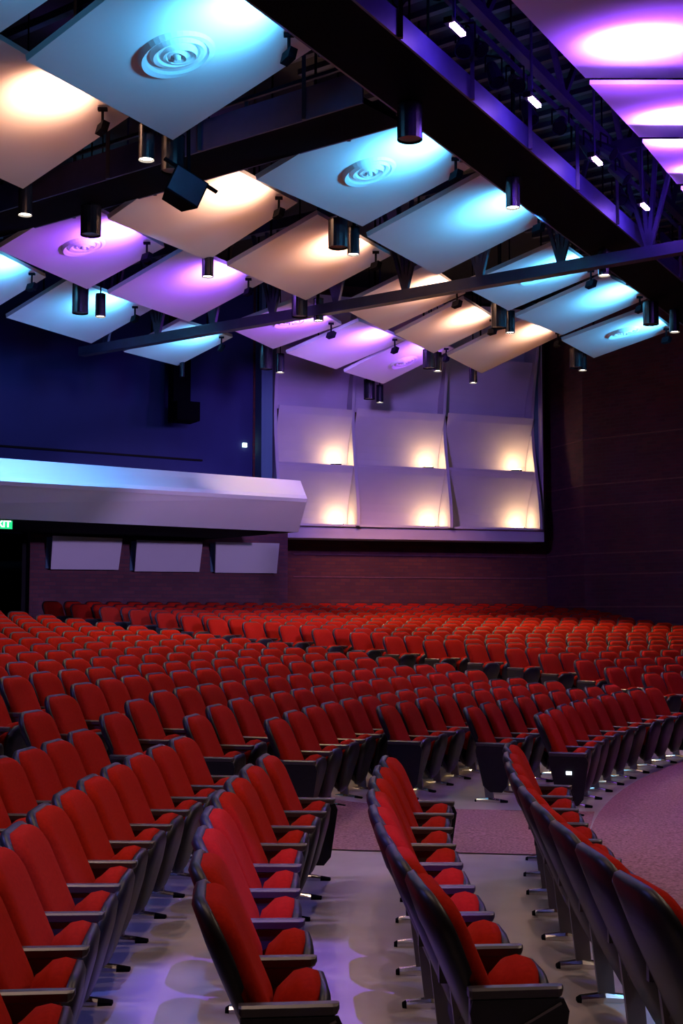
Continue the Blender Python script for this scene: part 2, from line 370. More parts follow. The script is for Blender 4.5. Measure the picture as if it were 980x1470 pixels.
for r_ in range(4):
    for c in range(3):
        u0, u1 = U[c] + 0.06, U[c + 1] - 0.06; b = bmesh.new(); N = 8
        fr = [[b.verts.new(wp(u0 if s == 0 else u1, Zr[r_] + (Zr[r_ + 1] - Zr[r_]) * k / N + (0.0 if s else 0.05), backslope(r_, k / N) + dd)) for s in (0, 1)] for dd in (0, -0.05) for k in range(N + 1)]
        A, B = fr[:N + 1], fr[N + 1:]
        for k in range(N):
            b.faces.new([A[k][0], A[k][1], A[k + 1][1], A[k + 1][0]]); b.faces.new([B[k][1], B[k][0], B[k + 1][0], B[k + 1][1]])
            b.faces.new([A[k][0], A[k + 1][0], B[k + 1][0], B[k][0]]); b.faces.new([A[k + 1][1], A[k][1], B[k][1], B[k + 1][1]])
        b.faces.new([A[0][1], A[0][0], B[0][0], B[0][1]]); b.faces.new([A[N][0], A[N][1], B[N][1], B[N][0]])
        bmo('curved_sheet', b, M['plaster'], ref, smooth=False)
        if r_ < 2:
            uu = u1 - (0.42 if r_ else 0.36); zz = Zr[r_] + 0.10
            b = bmesh.new(); box(b, wp(uu, zz - 0.06, 0.62), (0.30, 0.14, 0.08), Matrix.Rotation(math.atan2(WU.y, WU.x), 3, 'Z'))
            f = bmo('uplight', b, M['black'], ref)
            b = bmesh.new(); box(b, wp(uu, zz, 0.60), (0.26, 0.10, 0.03), Matrix.Rotation(math.atan2(WU.y, WU.x), 3, 'Z')); bmo('lens', b, M['warmlens'], f)
            wl = wp(uu, zz + 0.06, 0.66) - ro
            lamp('POINT', wl, 20, (1.0, 0.60, 0.26), size=0.05)
# ledge boards hiding the uplights, fins, frame
for i, u in enumerate(U):
    b = bmesh.new(); prof = []
    zs = []
    for r_ in range(4):
        for k in range(6): zs.append((Zr[r_] + (Zr[r_ + 1] - Zr[r_]) * k / 6))
    zs.append(Zr[4])
    tot = Zr[4] - Zr[0]
    pr = [(z, 1.02 + 0.26 * math.cos((z - Zr[0]) / tot * 2 * math.pi * 1.05)) for z in zs]
    for s in (-0.045, 0.045):
        prof.append([b.verts.new(wp(u + s, z, o2)) for z, o2 in pr] + [b.verts.new(wp(u + s, z, 0.02)) for z, o2 in pr[::-1]])
    n_ = len(prof[0]); b.faces.new(prof[0]); b.faces.new(prof[1][::-1])
    for k in range(n_): b.faces.new([prof[0][k], prof[1][k], prof[1][(k + 1) % n_], prof[0][(k + 1) % n_]])
    bmo('fin', b, M['plaster'], ref)
def wbox(name, u0, u1, z0, z1, o0, o1, m):
    b = bmesh.new(); hexa(b, [wp(u0, z0, o0), wp(u1, z0, o0), wp(u1, z0, o1), wp(u0, z0, o1), wp(u0, z1, o0), wp(u1, z1, o0), wp(u1, z1, o1), wp(u0, z1, o1)])
    return bmo(name, b, m, ref)
zb = on_bw(600, 775, 0.95).z
wbox('sill_board', U[0] - .25, U[3] + .22, zb, Zr[0] - 0.02, 0.02, 1.0, M['plaster'])
wbox('sill_top', U[0] - .25, U[3] + .05, Zr[0] - 0.02, Zr[0] + 0.04, 0.02, 1.12, M['white'])
wbox('side_return', U[0] - .42, U[0] - .10, zb, Zr[4] + .3, 0.02, 0.8, M['teal'])
wbox('side_return', U[3] + .06, U[3] + .20, zb, Zr[4] + .3, 0.02, 0.75, M['teal'])
wbox('side_edge', U[3] + .20, U[3] + .25, zb, Zr[4] + .3, 0.02, 0.95, M['plaster'])
for c in range(3): wbox('ledge', U[c] + .06, U[c + 1] - .06, Zr[1] - .04, Zr[1] + .0, 0.35, 0.93, M['plaster'])

# ------------------------------------------------------------------ seats
PI_ = 0.588
def frame_back(y, s):                     # s: height up the back 0..1 -> reclined, slightly curved
    z = s; x = -0.265 - 0.42 * (z - 0.36) + 0.10 * (y / 0.27) ** 2 * 0.35
    return x, z
def outline(wb, wt, z0, z1, r0, r1, n=5):
    pts = []
    def arc(cx, cz, r, a0, a1):
        for i in range(n + 1):
            a = a0 + (a1 - a0) * i / n; pts.append((cx + r * math.cos(a), cz + r * math.sin(a)))
    arc(wt / 2 - r1, z1 - r1, r1, 0, math.pi / 2); arc(-wt / 2 + r1, z1 - r1, r1, math.pi / 2, math.pi)
    arc(-wb / 2 + r0, z0 + r0, r0, math.pi, 1.5 * math.pi); arc(wb / 2 - r0, z0 + r0, r0, 1.5 * math.pi, 2 * math.pi)
    return pts
def pad(ol, layers, place, cap0=True):
    bmp = bmesh.new(); cy = sum(p[0] for p in ol) / len(ol); cz = (max(p[1] for p in ol) + min(p[1] for p in ol)) / 2
    rr = []
    for sc, inset, dep in layers:
        ring = []
        for y, z in ol:
            L = math.hypot(y - cy, z - cz); k = (L - inset) / L * sc
            ring.append(place(cy + (y - cy) * k, cz + (z - cz) * k, dep))
        rr.append(ring)
    rings(bmp, rr, cap0, True)
    return bmp
def pl_back(y, z, d):
    x, zz = frame_back(y, z); return Vector((x + d, y, zz + d * 0.4))
cush = outline(0.52, 0.515, 0.40, 0.895, 0.06, 0.13)
bk = to_mesh('backrest', pad(cush, [(1, 0, 0.0), (1, -0.004, 0.02), (1, 0.004, 0.042), (1, 0.022, 0.062), (1, 0.055, 0.076), (0.55, 0.0, 0.082)], pl_back), True)
shell = outline(0.42, 0.565, 0.13, 0.918, 0.14, 0.15)
def pl_shell(y, z, d):
    x, zz = frame_back(y, z)
    if z < 0.45: x += (0.45 - z) * 0.10
    return Vector((x + d, y, zz + d * 0.4))
sh = to_mesh('back_shell', pad(shell, [(1, 0.02, 0.020), (1, 0.0, 0.012), (1, 0.0, -0.012), (1, 0.02, -0.030), (0.6, 0, -0.036)], pl_shell), True)
SA = math.radians(15)                      # folded seat leans forward at the top
def pl_seat(y, z, d):
    x = -0.165 + (z - 0.12) * math.tan(SA); return Vector((x + d, y, z - d * 0.2))
so = outline(0.40, 0.45, 0.30, 0.60, 0.10, 0.19)
sc_ = to_mesh('seat_cushion', pad(so, [(0.5, 0, -0.125), (1, 0.07, -0.112), (1, 0.02, -0.08), (1, 0.0, -0.035), (1, 0.004, 0.005)], pl_seat), True)
so2 = outline(0.38, 0.475, 0.11, 0.585, 0.15, 0.15)
sp_ = to_mesh('seat_pan', pad(so2, [(1, 0.012, 0.004), (1, 0.0, 0.006), (1, 0.0, 0.03), (1, 0.03, 0.05), (0.6, 0, 0.062)], pl_seat), True)
def arm_mesh():
    b = bmesh.new(); z = 0.585
    secs = [(-0.345, 0.022, 0.034), (-0.335, 0.030, 0.044), (-0.02, 0.030, 0.044), (-0.004, 0.024, 0.036), (0.004, 0.012, 0.022)]
    rr = []
    for x, hw, hh in secs:
        ring = []
        for cy, cz in ((hw * .6, 0), (hw, -.008), (hw, -hh + .008), (hw * .6, -hh), (-hw * .6, -hh), (-hw, -hh + .008), (-hw, -.008), (-hw * .6, 0)):
            ring.append((x, cy, z + cz))
        rr.append(ring)
    rings(b, rr)
    # dark skirt under the arm, deeper towards the back
    hexa(b, [(-0.34, -.016, .44), (-0.20, -.016, .44), (-0.20, .016, .44), (-0.34, .016, .44), (-0.34, -.016, .552), (-0.03, -.016, .552), (-0.03, .016, .552), (-0.34, .016, .552)])
    return to_mesh('armrest', b)
am = arm_mesh()
def leg_mesh():
    b = bmesh.new()
    hexa(b, [(-0.25, -.018, .03), (-0.17, -.018, .03), (-0.17, .018, .03), (-0.25, .018, .03), (-0.30, -.014, .46), (-0.20, -.014, .46), (-0.20, .014, .46), (-0.30, .014, .46)])
    tube(b, (-0.225, -.03, .30), (-0.225, .03, .30), .035, 8)
    return to_mesh('leg', b)
lg = leg_mesh()
def foot_mesh():
    b = bmesh.new()
    rings(b, [[(x, -w_, .0), (x, w_, .0), (x, w_, h * .6), (x, w_ * .5, h), (x, -w_ * .5, h), (x, -w_, h * .6)] for x, w_, h in ((-.36, .022, .02), (-.34, .03, .03), (-.22, .034, .045), (-.10, .03, .03), (-.03, .022, .02))])
    for f in b.faces:
        cx = f.calc_center_median().x
        if cx < -0.29 or cx > -0.12: f.material_index = 1
    me = to_mesh('foot', b); me.materials.append(M['chrome']); me.materials.append(M['black']); return me
ft = foot_mesh()
def end_mesh():
    b = bmesh.new()
    P = [(-.20, .10), (-.08, .10), (-.03, .16), (0.02, .50), (0.0, .545), (-.335, .545), (-.345, .50), (-.27, .16)]
    rings(b, [[(x, s, z) for x, z in P] for s in (-.034, -.018)])
    return to_mesh('end_panel', b)
en = end_mesh()
def strip_mesh():
    b = bmesh.new(); bar(b, (-.33, -.036, .36), (-.01, -.036, .53), .006, .008); return to_mesh('piping', b)
pp = strip_mesh()
PARTS = [('backrest', bk, 'red'), ('back_shell', sh, 'plastic'), ('seat_cushion', sc_, 'red'), ('seat_pan', sp_, 'plastic')]
SIDE = [('armrest', am, 'arm'), ('leg', lg, 'metal')]
for _, me, m in PARTS + SIDE: me.materials.append(M[m])
en.materials.append(M['plastic']); pp.materials.append(M['metal'])

def RR(n): return 22.10 + 0.80 * (n - 7)
rows = {  # block, row: R, slope, curve, start angle, pitch, first index, last index
 ('A', 1): (17.7813, -.0182, .0052, -.0284, .5993, -4, 5), ('A', 2): (18.6326, .0169, -.0043, -.1233, .568, 0, 7),
 ('A', 3): (19.4502, .0462, -.0083, -.1289, .611, 0, 7), ('A', 4): (20.3899, .009, -.0006, -.1154, .5974, -3, 9),
 ('A', 5): (21.326, .015, .0046, .1048, .5918, -3, 2),
 ('B', 1): (17.754, -.0232, .0009, .2854, .5812, 0, 99), ('B', 2): (18.60, -.0600, .0014, .3220, .5700, 0, 99),
 ('B', 3): (19.495, -.0600, .0045, .3175, .5740, 0, 99), ('B', 4): (19.97, -.0180, .0, .2110, .5650, 0, 99),
 ('B', 5): (20.66, -.028, .0037, .2020, .569, 0, 99), ('B', 6): (21.36, .0076, -.0024, .1940, .579, 0, 99),
 ('B', 7): (22.05, .066, -.0078, .1890, .585, 0, 99)}
seats = []
ORD = ['first', 'second', 'third', 'fourth', 'fifth', 'sixth', 'seventh', 'eighth', 'ninth', 'tenth', 'eleventh', 'twelfth', 'thirteenth', 'fourteenth', 'fifteenth', 'sixteenth', 'seventeenth', 'eighteenth', 'nineteenth', 'twentieth', 'twenty-first', 'twenty-second', 'twenty-third', 'twenty-fourth', 'twenty-fifth', 'twenty-sixth', 'twenty-seventh', 'twenty-eighth', 'twenty-ninth', 'thirtieth']
def add_seat(block, n, cnt, R, a, p, near_end, far_end, tilt=0.0):
    x, y = CX - R * math.cos(a), CY + R * math.sin(a)
    # local tilt of the row (slope of R along the row) turns the seat a little
    u, v = proj((x, y, 0.6))
    seats.append(dict(b=block, n=n, c=cnt, x=x, y=y, z=floor_z(x, y), rz=-a - tilt, p=p, ne=near_end, fe=far_end, d=math.hypot(x, y), u=u, v=v))
for (blk, n), (R0, bb, cc, a0, p, i0, i1) in rows.items():
    last = i1
    alim = min(.60, .545 + .012 * n)
    i = i0
    idx = []
    while i <= i1:
        s = (i + .5) * p; a = a0 + s / R0
        if blk == 'B' and a > alim + .02: break
        cap_s = s if abs(s) < 7 else 7
        R = R0 + bb * cap_s + cc * cap_s * cap_s
        if blk == 'B' and n in (3, 5, 1) : R = R0 + bb * min(s, 4.5) + cc * min(s, 4.5) ** 2
        sl = (bb + 2 * cc * min(cap_s, 4.5)) if blk == 'B' else bb + 2 * cc * cap_s
        idx.append((i, R, a, sl)); i += 1
    for (i, R, a, sl) in idx:
        cnt = (idx[-1][0] - i) if blk == 'A' else i - i0
        add_seat(blk, n, cnt, R, a, p, i == idx[0][0], i == idx[-1][0], math.atan(sl) * 0.6)
for n in range(8, 20):
    R = RR(n); a = .615; cnt_l = []
    while True:
        x, y = CX - R * math.cos(a), CY + R * math.sin(a); u, v = proj((x, y, 1))
        if u < -45 or a < .1: break
        cnt_l.append(a); a -= PI_ / R
    for k, a in enumerate(cnt_l[::-1]):
        add_seat('B', n, len(cnt_l) - 1 - k, R, a, PI_, False, k == len(cnt_l) - 1)
CA = {2: .735, 3: .737, 4: .748, 5: .765, 6: .77, 7: .775, 8: .77, 9: .76, 10: .752, 11: .75, 12: .742, 13: .738, 14: .73, 15: .722, 16: .722, 17: .722, 18: .72, 19: .715, 20: .71, 21: .705}
def right_clear(x, y):       # distance in front of the right wall and the rear wall
    d1 = (Vector((x, y, 0)) - Vector((7.05, 37.4, 0))).dot(Vector((-RWD.y, RWD.x, 0)) * -1)
    nb = WN; d2 = (Vector((x, y, 0)) - BW0).dot(nb)
    n3 = Vector((-(37.4 - 39.6), (7.05 - 6.31), 0)).normalized() * -1
    d3 = (Vector((x, y, 0)) - Vector((7.05, 37.4, 0))).dot(n3)
    return min(d1, d2, d3)
for n in range(2, 22):
    R = 19.28 + .81 * (n - 3); a = CA[n] + .5 * PI_ / R; k = 0
    while True:
        x, y = CX - (R + .55) * math.cos(a), CY + (R + .55) * math.sin(a); u, v = proj((x, y, 1))
        if u > 1200 or right_clear(x, y) < 0.15: break
        add_seat('C', n, k, R, a, PI_, k == 0, False); a += PI_ / R; k += 1
        if k > 60: break
vis = [s for s in seats if -120 < s['u'] < 1150 and s['v'] < 1800]
vis.sort(key=lambda s: (s['d'] > 9.5 and not (-16 < s['u'] < 996), s['d']))
BN = {'A': 'near block', 'B': 'middle block', 'C': 'far block'}
SIDEW = {'A': 'counted from the aisle', 'B': 'counted from the nearer aisle', 'C': 'counted from the aisle'}
def label_of(s):
    n = s['n'] - (1 if s['b'] == 'C' else 0)
    if s['b'] == 'B' and s['n'] > 7:
        return 'red theatre seat, %s from the farther aisle, %s row from stage in middle block' % (ORD[s['c']], ORD[n - 1])
    w_ = {'A': 'the aisle', 'B': 'the nearer aisle', 'C': 'the aisle'}[s['b']]
    return 'red theatre seat, %s from %s, %s row from stage in %s' % (ORD[s['c']], w_, ORD[n - 1], BN[s['b']])
def side_parts(t, y, first):
    link('armrest', am, None, t, (0, y, 0))
    l = link('leg', lg, None, t, (0, y, 0)); link('foot', ft, None, l)
def build_seat(s):
    t = empty('theatre_seat', (s['x'], s['y'], s['z']), s['rz'])
    tag(t, label_of(s), 'seat', 'red tip-up theatre seats')
    for nm, me, _ in PARTS:
        o = link(nm, me, None, t)
        if nm in ('seat_cushion', 'seat_pan'):
            if nm == 'seat_cushion': jit = random.uniform(-.03, .03)
            o.location = (jit * .4, 0, 0)
    side_parts(t, -s['p'] / 2, True)
    if s['ne']:
        link('end_panel', en, None, t, (0, -s['p'] / 2, 0))
        if s['b'] == 'A': link('piping', pp, None, t, (0, -s['p'] / 2, 0))
    if s['fe']:
        side_parts(t, s['p'] / 2, False)
        o = link('end_panel', en, None, t, (0, s['p'] / 2, 0)); o.rotation_euler = (0, 0, 0); o.location = (0, s['p'] / 2 + .052, 0)
    if s['b'] == 'B' and s['c'] == 0 and s['n'] in (1, 7):
        b = bmesh.new(); box(b, (-.16, -s['p'] / 2 - .04, .40), (.05, .012, .03)); bmo('aisle_light', b, M['aislelens'], t)
    return t
for s in vis[:300]: build_seat(s)
# seats beyond the 300 largest: one joined mesh of the same shapes
rest = vis[300:]
verts, faces, mi = [], [], []
src = [(bk, 0), (sh, 1), (sc_, 0), (sp_, 1), (am, 2), (lg, 3), (ft, 3)]
for s in rest:
    Mx = Matrix.Translation((s['x'], s['y'], s['z'])) @ Matrix.Rotation(s['rz'], 4, 'Z')
    for me, k in src:
        T = Mx @ Matrix.Translation((0, -s['p'] / 2 if me in (am, lg, ft) else 0, 0)); o0 = len(verts)
        verts.extend([(T @ v.co)[:] for v in me.vertices])
        for p in me.polygons: faces.append(tuple(i + o0 for i in p.vertices)); mi.append(k)
if rest:
    me = bpy.data.meshes.new('distant_theatre_seats'); me.from_pydata(verts, [], faces)
    for m in ('red', 'plastic', 'arm', 'metal'): me.materials.append(M[m])
    me.polygons.foreach_set('material_index', mi); me.polygons.foreach_set('use_smooth', [True] * len(mi))
    tag(link('distant_theatre_seats', me, None), 'massed red theatre seats in the rows farthest from the camera', 'seats', None, 'stuff')
print([ (i, s['b'], s['n'], s['c']) for i, s in enumerate(vis) if i in (66, 67, 68, 147, 148, 157, 158)])
print('seats', len(seats), 'visible', len(vis))

# ------------------------------------------------------------------ ceiling panels
ZP = EYE + 6.0
def corner_r(Bm, px, py):
    """corner that lies from Bm along -Rd (level direction), free height, seen at px,py"""
    n = Vector((-Rd.y, Rd.x, 0)); return at_plane(px, py, Bm, n)
panels = [
 # bottom, left, right corner in the photograph, colour, swirl centre, label
 ((248, 201), (38, 88), (455, 66), CYAN, (254, 78), 'largest blue-lit ceiling panel with swirl relief, top left', 1.0),
 ((33, 271), (-160, 183), (185, 168), PEACH, None, 'orange-lit ceiling panel cut by the upper left edge', 1.0),
 ((-5, 50), (-210, -60), (165, -65), CYAN, None, 'pale blue ceiling panel clipped by the top left corner', .5),
 ((298, 374), (155, 315), (427, 291), PEACH, None, 'orange-lit ceiling panel behind the black loudspeaker', 1.0),
 ((520, 325), (368, 258), (684, 236), CYAN, (530, 246), 'blue-lit swirl ceiling panel at centre, beside the dark catwalk', 1.0),
 ((125, 415), (-4, 358), (236, 355), PURPLE, (120, 353), 'violet swirl ceiling panel with a wide black canister before it', 1.0),
 ((-8, 443), (-120, 395), (66, 398), CYAN, None, 'cyan ceiling panel cut by the left edge below violet swirl', .8),
 ((627, 395), (527, 340), (792, 312), CYAN, None, 'plain blue-lit ceiling panel right of centre, above the truss', 1.0),
 ((439, 431), (326, 382), (561, 367), PEACH, None, 'orange-lit ceiling panel at centre above the truss', 1.0),
 ((271, 462), (155, 422), (380, 404), PURPLE, None, 'plain violet ceiling panel left of centre above the truss', 1.0),
 ((131, 493), (9, 456), (218, 444), CYAN, None, 'cyan ceiling panel below the violet swirl panel, lower left', .8),
 ((730, 446), (662, 410), (862, 391), CYAN, (773, 396), 'blue swirl ceiling panel crossed by the truss at right', .9),
 ((552, 475), (488, 441), (668, 421), PEACH, None, 'orange-lit ceiling panel crossed by the truss', .9),
 ((392, 501), (325, 470), (490, 466), PURPLE, (416, 462), 'violet swirl ceiling panel crossed by the truss', .9),
 ((255, 525), (177, 505), (334, 484), CYAN, None, 'cyan ceiling panel lowest at left, below the truss', .7),
 ((807, 481), (740, 455), (932, 427), CYAN, None, 'plain blue ceiling panel between the two right swirl panels', .9),
 ((622, 507), (567, 480), (716, 461), PEACH, None, 'orange-lit ceiling panel just below the truss', .8),
 ((482, 530), (411, 507), (582, 488), PURPLE, None, 'plain violet ceiling panel beside the small violet swirl panel', .8),
 ((852, 514), (806, 489), (966, 473), CYAN, (895, 477), 'blue swirl ceiling panel lowest at right before brick wall', .8),
 ((691, 536), (642, 511), (810, 479), PEACH, None, 'lowest orange-lit ceiling panel, over the amber wall lamps', .7),
 ((550, 551), (494, 534), (652, 500), PURPLE, (580, 520), 'smallest violet swirl ceiling panel, over the pale wall bays', .7),
]
def make_panel(Bm, L, R, T, th, label, swirl=None, grp='tilted ceiling panels'):
    c = (Bm + T) / 2
    t = empty('ceiling_panel', c); tag(t, label, 'ceiling panel', grp)
    n = (L - Bm).cross(R - Bm).normalized(); n = n if n.z > 0 else -n
    b = bmesh.new(); hexa(b, [p - c for p in (Bm, R, T, L)] + [p - c + n * th for p in (Bm, R, T, L)])
    bmo('board', b, M['white'], t)
    for q in (L.lerp(T, .2).lerp(R.lerp(Bm, .2), .2), R.lerp(T, .2).lerp(L, .15)):
        b = bmesh.new(); tube(b, q - c + n * th, (q.x - c.x, q.y - c.y, 11.6 - c.z), 0.02, 6); bmo('hanger_rod', b, M['black'], t)
    if swirl:
        s = at_plane(*swirl, Bm, n) - c
        ux = (R - Bm).normalized(); uy = n.cross(ux).normalized(); size = min((R - Bm).length, (L - Bm).length)
        k = size / 2.5
        spec = [(0.41, 0.065, 0, 0), (0.285, 0.058, .035, -.015), (0.18, 0.045, .015, .02), (0.095, 0.032, -.012, 0)]
        for R_, hw, ox, oy in spec:
            b = bmesh.new(); rr = []
            for i in range(40):
                a = 2 * math.pi * i / 40; low = 0.6 + 0.4 * math.sin(a + R_ * 9)
                e = ux * math.cos(a) + uy * math.sin(a); o_ = s + (ux * ox + uy * oy) * k
                rr.append([o_ + e * (R_ + hw) * k + n * .01, o_ + e * (R_ + hw * .3) * k - n * .075 * k * low, o_ + e * (R_ - hw * .5) * k - n * .03 * k, o_ + e * (R_ - hw) * k + n * .01])
            V = [[b.verts.new(p) for p in r] for r in rr]
            for i in range(40):
                for j in range(4): b.faces.new([V[i][j], V[i][(j + 1) % 4], V[(i + 1) % 40][(j + 1) % 4], V[(i + 1) % 40][j]])
            bmo('swirl_ring', b, M['white'], t, smooth=False)
        b = bmesh.new(); tube(b, s + n * .01, s - n * .09 * k, .05 * k, 16, .03 * k); bmo('swirl_hub', b, M['white'], t)
    return t, n
fixture_no = 0
def wash_fixture(p, aim, label, color=None, energy=0, angle=120, size=0.17):
    t = empty('wash_light', p); tag(t, label, 'stage light', 'small wash lights at the ceiling panels')
    d = (Vector(aim) - Vector(p)).normalized(); q = d.to_track_quat('Z', 'Y').to_matrix()
    b = bmesh.new(); box(b, (0, 0, 0), (size * 1.35, size * .75, size * .55), q)
    bmo('housing', b, M['black'], t)
    b = bmesh.new(); tube(b, (0, 0, 0), (0, 0, 0.24), .02, 6); box(b, (0, 0, .25), (.12, .06, .04)); bmo('clamp', b, M['black'], t)
    return t, d
for i, (bp, lp, rp, colr, sw, lab, g) in enumerate(panels):
    Bm = at_z(*bp, ZP); L = at_z(*lp, ZP); R = corner_r(Bm, *rp)
    L.z = ZP
    T = L + R - Bm
    t, n = make_panel(Bm, L, R, T, 0.08, lab, sw)
    ex_ = (R - Bm).normalized(); ey = (T - R).normalized(); W_ = (R - Bm).length; Hh = (T - R).length
    fp = R + (T - R) * 0.22 + (Bm - R) * 0.05 - n * 0.32
    aim = R + (T - R) * 0.50 + (Bm - R) * 0.22
    wash_fixture(fp, aim, 'small black wash light under the ' + lab.split(',')[0].split(' with ')[0].replace('ceiling panel', 'panel', 1))
    hot = R + (T - R) * 0.50 + (Bm - R) * 0.12
    base, hotc = {CYAN: (230, (0.13, 0.62, 1.0)), PEACH: (120, (1.0, 0.55, 0.34)), PURPLE: (270, (0.38, 0.17, 1.0))}[colr]
    lp_ = R + (T - R) * 0.50 - (Bm - R) * 0.03 - n * 0.75
    lamp('SPOT', lp_, 430 * g, hotc, hot, 0.10, 88, 1.0)
    lamp('SPOT', lp_ - n * .1, base * g, colr, R + (T - R) * 0.52 + (Bm - R) * 0.40, 0.15, 122, 1.0)
# violet ceiling panels of the right-hand bay
rw = [((840, 112), (700, -35)), ((917, 197), (846, 121)), ((971, 264), (922, 205)), ((1018, 312), (977, 272))]
labs = ['largest violet ceiling panel filling the top right corner', 'second violet ceiling panel down the right edge', 'third violet ceiling panel down the right edge, cut by frame', 'fourth violet ceiling panel beyond the right edge']
for i, ((bx, by), (tx_, ty_)) in enumerate(rw):
    A_ = at_z(bx, by, EYE + 6.62); D_ = at_z(tx_, ty_, EYE + 6.22)
    B_ = A_ + Vector((3.6, 0, 0)); C_ = D_ + Vector((3.6, 0, 0))
    t, n = make_panel(A_, B_, D_, C_, 0.05, labs[i], None, 'level violet ceiling panels at right')
    L_ = (D_ - A_).length
    c = A_.lerp(D_, .42) + Vector((.75 if i else .95, 0, 0)) - Vector((0, 0, 0.75))
    lamp('SPOT', c, 800, (0.50, 0.28, 1.0), c + Vector((.1, 0.05, 1)), 0.10, 100, 1.0)
    lamp('SPOT', c - Vector((0, 0, .1)), 520, (0.28, 0.06, 1.0), c + Vector((.25, 0.1, 1)), 0.15, 150, 1.0)

# ------------------------------------------------------------------ catwalks
ZC = EYE + 6.2
def catwalk(name, p_near, p_far, dirv, s0_, s1_, label, side_h, nposts):
    t = empty(name, p_near); tag(t, label, 'catwalk'); o_ = -t.location
    a0, a1 = p_near + dirv * s0_, p_near + dirv * s1_; b0, b1 = p_far + dirv * s0_, p_far + dirv * s1_
    b = bmesh.new(); U_ = Vector((0, 0, .08)); hexa(b, [p + o_ for p in (a0, a1, b1, b0)] + [p + o_ + U_ for p in (a0, a1, b1, b0)]); bmo('deck_plate', b, M['black'], t)
    nn = (b0 - a0).normalized()
    for q0, q1, sg in ((a0, a1, -1), (b0, b1, 1)):
        b = bmesh.new(); H_ = Vector((0, 0, side_h)); th = nn * .03 * sg
        hexa(b, [q0 + o_, q1 + o_, q1 + o_ + th, q0 + o_ + th, q0 + o_ + H_, q1 + o_ + H_, q1 + o_ + th + H_, q0 + o_ + th + H_]); bmo('side_plate', b, M['grey_steel'], t)
        b = bmesh.new(); bar(b, q0 + o_ + Vector((0, 0, 1.0)), q1 + o_ + Vector((0, 0, 1.0)), .05, .05); bmo('rail', b, M['steel'], t)
        for k in range(nposts):
            q = q0.lerp(q1, (k + .5) / nposts) + o_ + th * 1.5
            b = bmesh.new(); bar(b, q, q + Vector((0, 0, 1.0)), .05, .05); bmo('post', b, M['steel'], t)
    return t
pn = at_z(735, 197, ZC); pf = at_z(605, 178, ZC)
nC = Vector((Cd.y, -Cd.x, 0))              # to the right of the catwalk
pf = pn - nC * 0.92
catwalk('main_catwalk', pn, pf, Cd, -14, 17, 'dark catwalk running diagonally from top centre to right edge', 0.30, 16)
qn = at_z(300, 215, ZC); qf = qn + Vector((-Rd.y, Rd.x, 0)) * (-0.85)
if qf.y < qn.y: qf = qn + Vector((-Rd.y, Rd.x, 0)) * 0.85
s_cut = (pf - qf).dot(nC) / Rd.dot(nC); s_cut2 = (pf - qn).dot(nC) / Rd.dot(nC)
sx = max(s_cut, s_cut2) + .12
catwalk('cross_catwalk', qn, qf, Rd, sx, 12, 'dark cross catwalk behind the two largest upper left panels', 0.42, 8)
# box truss above the main catwalk
def truss(name, a, b, h, nb, label, cw=.16, ww=.07, m='steel', double=False):
    a, b = Vector(a), Vector(b); t = empty(name, a); tag(t, label, 'truss'); z = Vector((0, 0, h)); d = b - a
    c_ = bmesh.new(); bar(c_, Vector((0, 0, 0)), d, cw, cw); bmo('bottom_chord', c_, M[m], t)
    c_ = bmesh.new(); bar(c_, z, z + d, cw, cw); bmo('top_chord', c_, M[m], t)
    for k in range(nb):
        p = d * ((k + .5) / nb); st = d / nb
        for e in ((-.34, 1), (-.10, 1), (.10, 1), (.34, 1)) if double else ((-.5, 1), (.5, 1)):
            c_ = bmesh.new(); bar(c_, p, p + st * e[0] + z, ww, ww); bmo('web_member', c_, M[m], t)
    return t
zt = EYE + 5.9
ca, cb = at_z(130, 503, zt), at_z(860, 376, zt)
dd = (cb - ca).normalized()
truss('curved_truss', ca - dd * .3, cb + dd * 1.7, 1.9, 9, 'long steel truss crossing before the ceiling panels', .20, .065, 'steel', True)
tn = pn - nC * 0.35
truss('catwalk_truss', tn - Cd * 14 + Vector((0, 0, 1.7)), tn + Cd * 17 + Vector((0, 0, 1.7)), 2.0, 10, 'dark roof truss above the diagonal catwalk', .14, .08, 'steel')
truss('bay_truss', tn - Cd * 14 + nC * 1.6 + Vector((0, 0, 1.6)), tn + Cd * 17 + nC * 1.6 + Vector((0, 0, 1.6)), 2.2, 9, 'dark roof truss between the catwalk and violet panels', .12, .08, 'steel')
tc_ = qn + Vector((0, 0, 1.3)) + Cd * .4
truss('cross_truss', tc_ + Rd * (sx + .3), tc_ + Rd * 12, 1.8, 8, 'dark roof truss above the cross catwalk', .12, .07, 'steel')
# stage lights and lit violet bars hung on the main catwalk
bars = [(652, 37), (763, 142), (853, 227), (922, 293)]
wd = ['topmost', 'second', 'third', 'lowest']
for i, (x, y) in enumerate(bars):
    p = at_plane(x, y, tn + nC * 0.75, nC)
    t = empty('led_bar', p); tag(t, wd[i] + ' of the glowing violet light bars along the catwalk', 'stage light', 'glowing violet bars on the catwalk')
    b = bmesh.new(); bar(b, -Cd * .18, Cd * .18, .10, .07); bmo('housing', b, M['black'], t)
    b = bmesh.new(); bar(b, -Cd * .15 + nC * .04 - Vector((0, 0, .05)), Cd * .15 + nC * .04 - Vector((0, 0, .05)), .06, .04); bmo('lens', b, M['violetlens'], t)
    b = bmesh.new(); tube(b, Vector((0, 0, .04)), Vector((0, 0, 1.6)), .018, 6); bmo('stem', b, M['steel'], t)
    lamp('POINT', p - Vector((0, 0, .12)) + nC * .1, 26, (0.12, 0.02, 1.0), size=.08)
